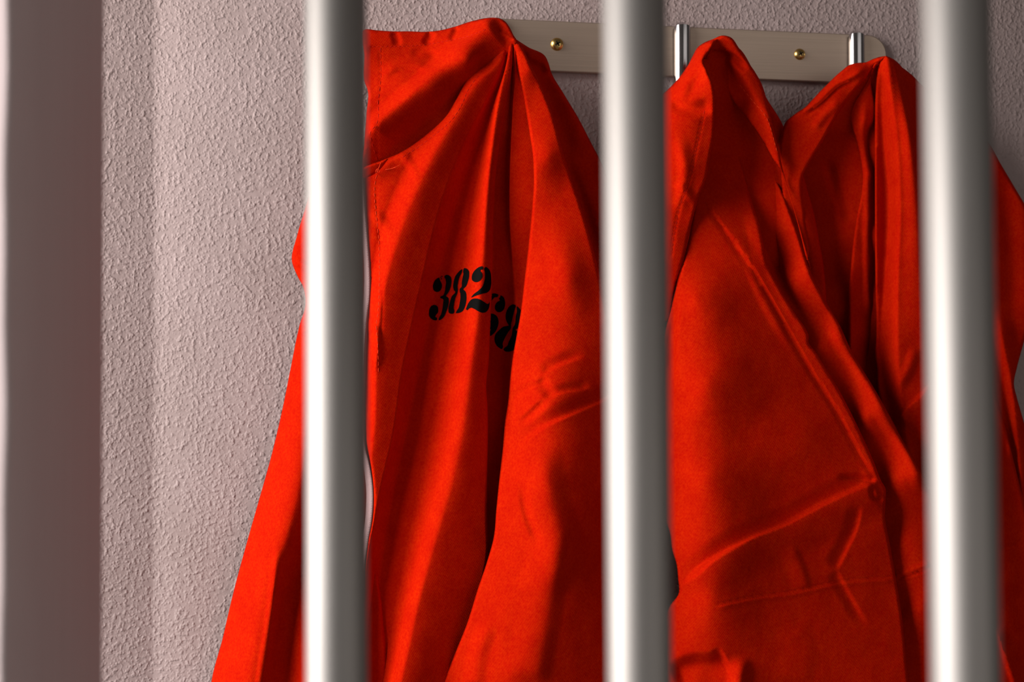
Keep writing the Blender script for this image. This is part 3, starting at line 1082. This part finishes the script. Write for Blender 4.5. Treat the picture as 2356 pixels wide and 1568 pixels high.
def printed(name, polys, bvh, mat, parent, lift=.00025):
    bm = bmesh.new()
    for pg in polys:
        P = np.array([(960 + x / K, 580 + y / K) for x, y in pg])
        loop = catmull(P, 1.6, True)[:, :2]
        x0, y0 = loop.min(0); x1, y1 = loop.max(0)
        G = np.array([(x, y) for x in np.arange(x0, x1, 2.0) for y in np.arange(y0, y1, 2.0)] or [(0, 0)])
        G = G[pip(G, loop)]
        if len(G):
            dd, _, _ = dist_poly(G, loop, True)
            G = G[dd > 0.8]
        n = len(loop)
        vv = [Vector(p) for p in loop] + [Vector(p) for p in G]
        vc, _, fc, _, _, _ = delaunay_2d_cdt(vv, [(i, (i + 1) % n) for i in range(n)], [list(range(n))], 1, 1e-5)
        V = np.array([(v.x, v.y) for v in vc])
        bv = []
        for (x, y) in V:
            h = hit([bvh], x, y, lift)
            bv.append(bm.verts.new(h[0]) if h else None)
        for t in fc:
            if len(t) < 3: continue
            c = V[list(t)].mean(0)[None]
            if not pip(c, loop)[0]: continue
            q = [bv[i] for i in t]
            if any(a is None for a in q) or len(set(q)) < 3: continue
            if max((q[i].co - q[i - 1].co).length for i in range(3)) > 0.006: continue
            try:
                bm.faces.new(q)
            except ValueError:
                pass
    o = link_bm(name, bm, mat, parent)
    o['label'] = 'black stencilled number'
    return o


printed('printed_number', DIG, b_torso, M_INK, G1)

# ================================================================== JUMPSUIT TWO
G2 = empty('jumpsuit', at(1655, 90, 0.05),
           'orange jumpsuit hanging between the second and third bars, a long fold slanting down its front', 'jumpsuit', 'orange jumpsuits on the hook rail')

# back layer, its right edge against the third suit
back2, b_back2 = panel('back_panel',
    [(1600, 150), (1640, 110), (1690, 105), (1735, 165), (1762, 222), (1800, 285), (1818, 335), (1842, 385), (1862, 450), (1875, 500), (1884, 548), (1893, 595), (1899, 645), (1903, 700), (1910, 800), (1940, 900), (1960, 1100),
     (1700, 1100), (1560, 700), (1580, 300)],
    [(1660, 110, .050), (1760, 225, .034), (1840, 390, .030), (1885, 560, .028), (1900, 700, .026), (1650, 400, .026), (1700, 700, .024), (1900, 1000, .022), (1740, 330, .034), (1800, 500, .034)],
    [S([(1770, 240), (1812, 380), (1850, 500), (1880, 650)], .006, (28, 40), 'ss', (.2, .1))],
    parent=G2, seed=11.2, roll=(8, .005))

# body layer: long diagonal fold running to the third bar
body2, b_body2 = panel('front_panel',
    [(1640, 120), (1668, 170), (1690, 240), (1740, 320), (1790, 420), (1830, 520), (1868, 632), (1902, 697), (1932, 748), (1959, 806), (1990, 858), (2017, 902), (2051, 963), (2076, 1010), (2100, 1050), (2125, 1098), (2150, 1150), (2180, 1300),
     (2200, 1450), (2210, 1590), (1900, 1590), (1700, 1200), (1600, 800), (1580, 500), (1590, 300), (1610, 180)],
    [(1650, 140, .036), (1610, 300, .016), (1695, 260, .008), (1722, 350, .008), (1742, 285, .036), (1768, 365, .036), (1700, 450, .018), (1746, 440, .008), (1792, 450, .038), (1735, 600, .030), (1785, 600, .026), (1840, 640, .044), (1900, 720, .040), (1820, 760, .030), (1880, 800, .044), (1950, 830, .042),
     (1960, 960, .036), (1990, 960, .048), (2060, 1000, .045), (2030, 1080, .040), (2080, 1100, .054), (2140, 1180, .046), (2050, 1200, .036), (2090, 1240, .048), (2070, 1400, .036), (2120, 1400, .048), (2180, 1400, .044),
     (2095, 1570, .038), (2180, 1570, .046), (1700, 900, .03), (1800, 1300, .03)],
    [S([(1655, 200), (1700, 330), (1744, 450), (1776, 560), (1812, 670), (1866, 760)], -.008, (22, 16), 'ss', (.15, .3)),
     S([(1900, 720), (1960, 830), (2020, 930), (2090, 1060), (2130, 1130)], .007, (26, 60), 'ss', (.15, .1)),
     S([(2062, 1331), (2095, 1322), (2140, 1306)], -.0016, (5, 5), 'ss', (.05, .05)),
     S([(2058, 1325), (2095, 1315), (2140, 1298)], .0016, (20, 16), 'es', (.05, .05))],
    parent=G2, seed=12.9, roll=(8, .006), lift=.014)

# right lapel: hemmed strip from the hook down to the right
lap_r, b_lapr = panel('right_lapel',
    [(1640, 92), (1662, 81.5), (1680, 85), (1700, 110), (1718, 138), (1737, 165), (1752, 192), (1762, 222), (1772, 262), (1783, 309), (1792, 345), (1799, 380), (1812, 430), (1830, 490), (1850, 560), (1866, 622), (1869, 645),
     (1862, 622), (1844, 548), (1826, 480), (1810, 430), (1802, 404), (1776, 363), (1754, 323), (1718, 272), (1682, 225), (1664, 190), (1645, 160), (1628, 140), (1618, 138), (1626, 122)],
    [(1660, 88, .062), (1630, 130, .052), (1650, 150, .040), (1690, 160, .050), (1700, 220, .044), (1735, 170, .058), (1750, 260, .056), (1765, 225, .056), (1760, 320, .050), (1795, 380, .056), (1808, 410, .050), (1835, 500, .054), (1868, 640, .050)],
    [S([(1655, 90), (1690, 140), (1720, 190), (1765, 275), (1790, 350)], .006, (20, 30), 'ss', (.2, .2)),
     S([(1632, 122), (1680, 128), (1722, 165)], -.007, (16, 12), 'ss', (.1, .3)),
     S([(1703, 196), (1732, 232), (1762, 266), (1780, 312), (1792, 356), (1806, 402)], -.0007, (4, 4), 'ss', (.05, .05))],
    parent=G2, seed=13.4, roll=(6, .004))

# left lapel in front
lap_l, b_lapl = panel('left_lapel',
    [(1500, 240), (1520, 220), (1538, 204), (1556, 186), (1572, 166), (1584, 148), (1594, 128), (1606, 108), (1622, 97), (1640, 90), (1654, 84), (1664, 82), (1652, 92), (1640, 106), (1630, 121), (1618, 138), (1628, 165), (1640, 195), (1645, 230), (1645, 270), (1643, 309), (1634, 363), (1623, 418),
     (1609, 450), (1596, 497), (1584, 545), (1574, 590), (1561, 636), (1548, 690), (1534, 740), (1500, 740), (1490, 500)],
    [(1500, 240, .046), (1540, 205, .046), (1595, 130, .047), (1640, 90, .058), (1662, 84, .062), (1630, 118, .066), (1618, 140, .074), (1570, 220, .066), (1620, 220, .077), (1643, 280, .070), (1520, 400, .062), (1580, 380, .073), (1620, 400, .070), (1560, 560, .062), (1584, 545, .060), (1520, 700, .060), (1545, 680, .058)],
    [S([(1650, 90), (1608, 128), (1578, 185), (1552, 240)], .007, (36, 26), 'ss', (.1, .3)),
     S([(1540, 236), (1600, 250), (1640, 240)], -.004, (26, 24), 'ss', (.2, .2)),
     S([(1621, 254), (1605, 327), (1587, 410), (1565, 472), (1553, 526), (1543, 600)], -.0008, (4, 4), 'ss', (.05, .05)),
     S([(1550, 420), (1580, 445), (1600, 470)], .0025, (14, 18), 'ss', (.3, .3)),
     S([(1560, 300), (1575, 400), (1560, 500)], .003, (20, 26), 'ss', (.3, .3))],
    parent=G2, seed=14.4, roll=(6, .004))

# big sleeve in front
sleeve2, b_sleeve2 = panel('sleeve',
    [(1598, 440), (1602, 320), (1620, 215), (1648, 212), (1672, 272), (1692, 330), (1709, 387), (1728, 455), (1749, 526), (1757, 565), (1764, 603), (1782, 640), (1802, 676), (1829, 720), (1857, 762), (1861, 775), (1860, 784), (1876, 808), (1894, 837), (1912, 866), (1929, 894), (1945, 924), (1959, 951), (1983, 1000), (2009, 1058), (2029, 1108), (2037, 1122), (2038, 1145),
     (2037, 1196), (2045, 1236), (2053, 1280), (2060, 1320), (2070, 1380), (2078, 1436), (2084, 1500), (2088, 1592), (1800, 1592), (1500, 1592), (1508, 1500), (1525, 1430), (1543, 1390), (1561, 1365), (1560, 1330), (1557, 1300), (1546, 1262), (1541, 1225), (1500, 1150), (1500, 900), (1530, 760), (1552, 676), (1576, 584), (1592, 508)],
    [(1610, 455, .050), (1645, 225, .024), (1625, 320, .030), (1685, 330, .028), (1665, 400, .040), (1715, 430, .036), (1640, 600, .054), (1560, 690, .054), (1600, 690, .064), (1700, 720, .060), (1750, 520, .046), (1800, 680, .048), (1860, 780, .050), (1780, 900, .062), (1560, 900, .060), (1620, 900, .076), (1700, 1000, .070), (1560, 1100, .064), (1630, 1100, .080),
     (1850, 1000, .062), (1930, 900, .050), (2000, 1050, .052), (1780, 1180, .066), (1600, 1250, .076), (2036, 1130, .056), (2050, 1300, .052), (1900, 1300, .062), (1570, 1360, .064), (1640, 1380, .080), (1750, 1400, .070), (2000, 1450, .056), (2085, 1570, .052), (1560, 1560, .062), (1900, 1560, .058), (1700, 1560, .066), (1510, 900, .045), (1510, 1150, .045), (1510, 1500, .05)],
    [  # hem strip along the right edge: seam groove and raised strip
     S([(1729, 455), (1747, 526), (1762, 603), (1799, 676), (1854, 764), (1891, 839), (1926, 896), (1956, 953), (1998, 1047), (2026, 1108)], .0030, (30, 12), 'ls', (.1, .05)),
     S([(1609, 450), (1661, 519), (1714, 595), (1760, 664), (1825, 779), (1867, 852), (1921, 936), (1958, 1003), (1980, 1047), (2001, 1080), (2020, 1106)], -.0016, (14, 4), 'ls', (.03, .06)),
     # great diagonal fold
     S([(1566, 1357), (1609, 1309), (1663, 1276), (1736, 1236), (1809, 1207), (1863, 1178), (1936, 1142), (2001, 1114), (2022, 1106)], .0062, (90, 9), 'se', (.1, .05)),
     S([(1575, 1340), (1663, 1265), (1736, 1226), (1809, 1197), (1936, 1132), (2001, 1104)], -.003, (9, 40), 'ss', (.1, .05)),
     # kink right of it
     S([(1978, 1158), (1965, 1215), (1942, 1265), (1918, 1312)], -.0030, (32, 9), 'ss', (.2, .15)),
     S([(1918, 1312), (1950, 1370), (1980, 1420), (2003, 1450)], -.0022, (24, 11), 'ss', (.1, .45)),
     S([(1815, 1246), (1838, 1295), (1860, 1362)], .0016, (40, 16), 'ss', (.3, .2)),
     S([(1645, 1392), (1740, 1372), (1827, 1360), (1929, 1338), (2060, 1327)], -.0008, (4, 4), 'ss', (.05, .05)),
     S([(1645, 1396), (1740, 1376), (1827, 1364), (1929, 1342), (2060, 1331)], .0008, (14, 3), 'ss', (.05, .05)),
     # tucks at the elbow
     S([(1925, 1098), (1975, 1100), (2015, 1108)], -.0035, (9, 14), 'ss', (.3, .1)),
     S([(2004, 1118), (2012, 1145), (2034, 1150)], -.003, (9, 9), 'ss', (.2, .2)),
     S([(1714, 1504), (1706, 1545), (1700, 1600)], .008, (36, 26), 'ss', (.45, .0)),
     S([(1540, 1552), (1600, 1530), (1640, 1528), (1672, 1512)], -.0095, (64, 34), 'ss', (.2, .1)),
     S([(1640, 500), (1700, 560), (1760, 690), (1840, 830)], .002, (20, 30), 'ss', (.3, .3)),
     S([(1830, 1420), (1850, 1500), (1840, 1570)], .0013, (60, 40), 'ss', (.3, .1)),
     S([(1560, 640), (1545, 760), (1545, 900)], -.004, (20, 20), 'ss', (.3, .3)),
     ],
    parent=G2, seed=15.7, roll=(6, .004), lift=.014)

stitches('stitching', [b_lapl], [(1621, 254), (1605, 327), (1587, 410), (1565, 472), (1553, 526), (1544, 580)], G2, M_THREAD_D, 9, 3.5, 0.55, .0001)
stitches('stitching', [b_lapr], [(1703, 196), (1732, 232), (1762, 268), (1778, 312), (1788, 352)], G2, M_THREAD_L, 8, 4, 0.6, .0002)

# ================================================================== JUMPSUIT THREE
G3 = empty('jumpsuit', at(2037, 135, 0.05),
           'dark shaded orange jumpsuit hanging from the last hook behind the third bar', 'jumpsuit', 'orange jumpsuits on the hook rail')
back3, b_back3 = panel('back_panel',
    [(1990, 160), (2035, 140), (2077, 156), (2104, 178), (2116, 190), (2170, 230), (2230, 280), (2275, 330), (2302, 376), (2340, 440), (2362, 478), (2390, 600), (2372, 730), (2352, 800), (2340, 845), (2333, 882), (2340, 915), (2350, 950), (2364, 1000), (2400, 1250), (2420, 1592),
     (1950, 1592), (1860, 1000), (1800, 700), (1800, 450), (1850, 320)],
    [(2035, 150, .045), (2110, 190, .040), (2275, 335, .022), (2355, 480, .016), (1900, 400, .014), (1930, 600, .012), (1960, 900, .012), (2100, 500, .030), (2200, 800, .028), (2334, 882, .022), (2300, 700, .022), (2320, 1100, .024), (2380, 1400, .02), (2200, 1400, .028), (2340, 1560, .028), (1900, 1100, .014)],
    [S([(2292, 690), (2307, 794), (2323, 871), (2338, 1000), (2352, 1150), (2360, 1300)], .008, (30, 40), 'es', (.15, .15)),
     S([(2300, 380), (2325, 560), (2330, 760)], -.004, (40, 40), 'ss', (.2, .2)),
     S([(1900, 360), (1925, 440), (1960, 520)], -.003, (20, 20), 'ss', (.2, .2))],
    parent=G3, seed=21.0, roll=(7, .004))
left3, b_left3 = panel('left_lapel',
    [(1800, 300), (1806, 283), (1829, 262), (1854, 245), (1870, 228), (1884, 213), (1906, 191), (1920, 177), (1936, 163), (1955, 149), (1973, 144.5), (1992, 143), (2010, 135), (2030, 129.5), (2040, 129), (2030, 140), (2015, 150), (1990, 182), (1954, 225), (1929, 262), (1910, 294), (1892, 327), (1870, 362), (1849, 400), (1852, 500), (1850, 600), (1820, 600), (1800, 450)],
    [(1806, 285, .044), (1854, 246, .046), (1906, 193, .048), (1955, 150, .050), (2010, 136, .052), (2035, 131, .058), (1840, 330, .045), (1880, 290, .048), (1930, 225, .051), (1980, 170, .053), (1849, 396, .045), (1895, 320, .047), (1955, 222, .050), (1840, 500, .040), (2000, 160, .050)],
    [S([(1840, 262), (1880, 238), (1920, 200), (1960, 178), (2005, 152)], .0035, (12, 16), 'es', (.2, .2)),
     S([(1850, 268), (1890, 236), (1935, 196), (1975, 182)], -.0022, (8, 6), 'ss', (.2, .2)),
     S([(1870, 300), (1900, 262), (1935, 232)], .002, (16, 16), 'ss', (.2, .2))],
    parent=G3, seed=22.3, roll=(6, .005))
mid3, b_mid3 = panel('front_panel',
    [(2022, 136), (2034, 130), (2016, 152), (2000, 182), (1982, 212), (1966, 240), (1958, 272), (1962, 298), (1969, 320), (1978, 360), (1983, 400), (1982, 440), (1970, 500), (1958, 600), (1952, 700), (1952, 780), (1960, 900), (1995, 1000), (2030, 1000), (2030, 600), (2030, 300)],
    [(2030, 135, .054), (1990, 200, .044), (1960, 272, .034), (1972, 320, .032), (2000, 280, .040), (2012, 300, .026), (1984, 400, .030), (2000, 400, .032), (2012, 500, .022), (1970, 520, .024), (1990, 600, .026), (2012, 700, .016), (1958, 700, .020), (1985, 760, .022), (2012, 860, .010), (1970, 900, .018), (2012, 400, .022), (2012, 600, .018), (2025, 980, .012), (2030, 300, .018), (2030, 500, .010), (2030, 700, .006), (2028, 860, .004)],
    [S([(1992, 200), (1985, 290), (1998, 400), (1996, 520), (1997, 640), (1999, 760)], .004, (14, 18), 'ss', (.2, .2))],
    parent=G3, seed=23.3, roll=(6, .004), noise=.0003)
right3, b_right3 = panel('sleeve',
    [(2034, 129.5), (2052, 134), (2066, 144), (2077, 156), (2104, 178), (2116, 200), (2124, 240), (2170, 340), (2210, 480), (2240, 640), (2262, 760), (2290, 900), (2318, 1000), (2336, 1072), (2356, 1156), (2380, 1300), (2400, 1592), (2100, 1592), (2060, 1300), (2040, 1100), (2030, 1000), (2026, 930), (2019, 880), (2018, 850), (2014, 820), (2016, 770), (2014, 650), (2013, 450), (2013, 300), (2014, 220), (2020, 160), (2026, 138)],
    Profile([
        ('c', [(100, 2018, .054), (180, 2010, .050), (300, 2008, .044), (450, 2008, .040), (700, 2010, .036), (900, 2014, .034), (1000, 2025, .034), (1600, 2080, .036)]),
        ('s', [(100, 2026, .058), (180, 2026, .050), (300, 2028, .038), (450, 2036, .030), (680, 2030, .030), (780, 2024, .032), (1000, 2045, .034), (1600, 2120, .036)]),
        ('s', [(100, 2038, .062), (180, 2048, .060), (300, 2066, .056), (450, 2074, .052), (680, 2068, .052), (900, 2075, .052), (1000, 2090, .046), (1300, 2160, .046), (1600, 2190, .046)]),
        ('s', [(100, 2044, .060), (180, 2062, .058), (300, 2088, .060), (450, 2104, .056), (680, 2114, .054), (900, 2130, .052), (1000, 2160, .054), (1300, 2210, .056), (1600, 2250, .056)]),
        ('s', [(100, 2054, .054), (180, 2090, .044), (300, 2128, .042), (450, 2150, .042), (680, 2170, .042), (900, 2210, .044), (1000, 2240, .048), (1300, 2280, .050), (1600, 2310, .050)]),
        ('s', [(100, 2060, .052), (180, 2110, .040), (300, 2150, .034), (450, 2200, .030), (680, 2250, .030), (900, 2290, .032), (1072, 2336, .034), (1300, 2380, .036), (1600, 2400, .036)]),
    ]),
    [S([(2059, 972), (2080, 945), (2128, 902), (2170, 860)], .0050, (60, 8), 'se', (.15, .05)),
     S([(2110, 790), (2090, 850), (2060, 900)], .0022, (20, 20), 'ss', (.3, .3)),
     S([(2300, 882), (2322, 960), (2330, 1060)], .004, (14, 20), 'ss', (.2, .2)),
     S([(2300, 1262), (2320, 1256), (2345, 1250)], -.001, (4, 4), 'ss', (.05, .05)),
     S([(2290, 1440), (2312, 1510), (2336, 1580)], .004, (10, 30), 'es', (.2, 0))],
    parent=G3, seed=24.3, roll=(6, .004))

# ================================================================== light
def area(name, loc, target, sx, sy, power, col):
    ld = bpy.data.lights.new(name, 'AREA')
    ld.shape = 'RECTANGLE'; ld.size = sx; ld.size_y = sy
    ld.energy = power; ld.color = col
    o = bpy.data.objects.new(name, ld)
    COL.objects.link(o)
    o.location = loc
    d = Vector(target) - Vector(loc)
    o.rotation_euler = d.to_track_quat('-Z', 'Y').to_euler()
    return o


area('window_daylight', (-1.5, -0.80, 1.95), (0.3, -0.80, 1.72), 1.35, 1.7, 82.0, (1.0, 0.95, 0.92))
area('fill_light', (1.75, -2.7, 1.7), (0.1, -0.3, 1.5), 2.2, 2.2, 9.5, (1.0, 0.93, 0.88))  # added fill lamp with no real source, brightens the shaded sides
w = bpy.data.worlds.new('world')
scn.world = w
w.use_nodes = True
bg = w.node_tree.nodes['Background']
bg.inputs['Color'].default_value = (1.0, 0.86, 0.78, 1)
bg.inputs['Strength'].default_value = 0.05

vs = scn.view_settings
vs.view_transform = 'Standard'
vs.look = 'None'
vs.gamma = 1.0
vs.exposure = 0.0
vs.use_curve_mapping = False
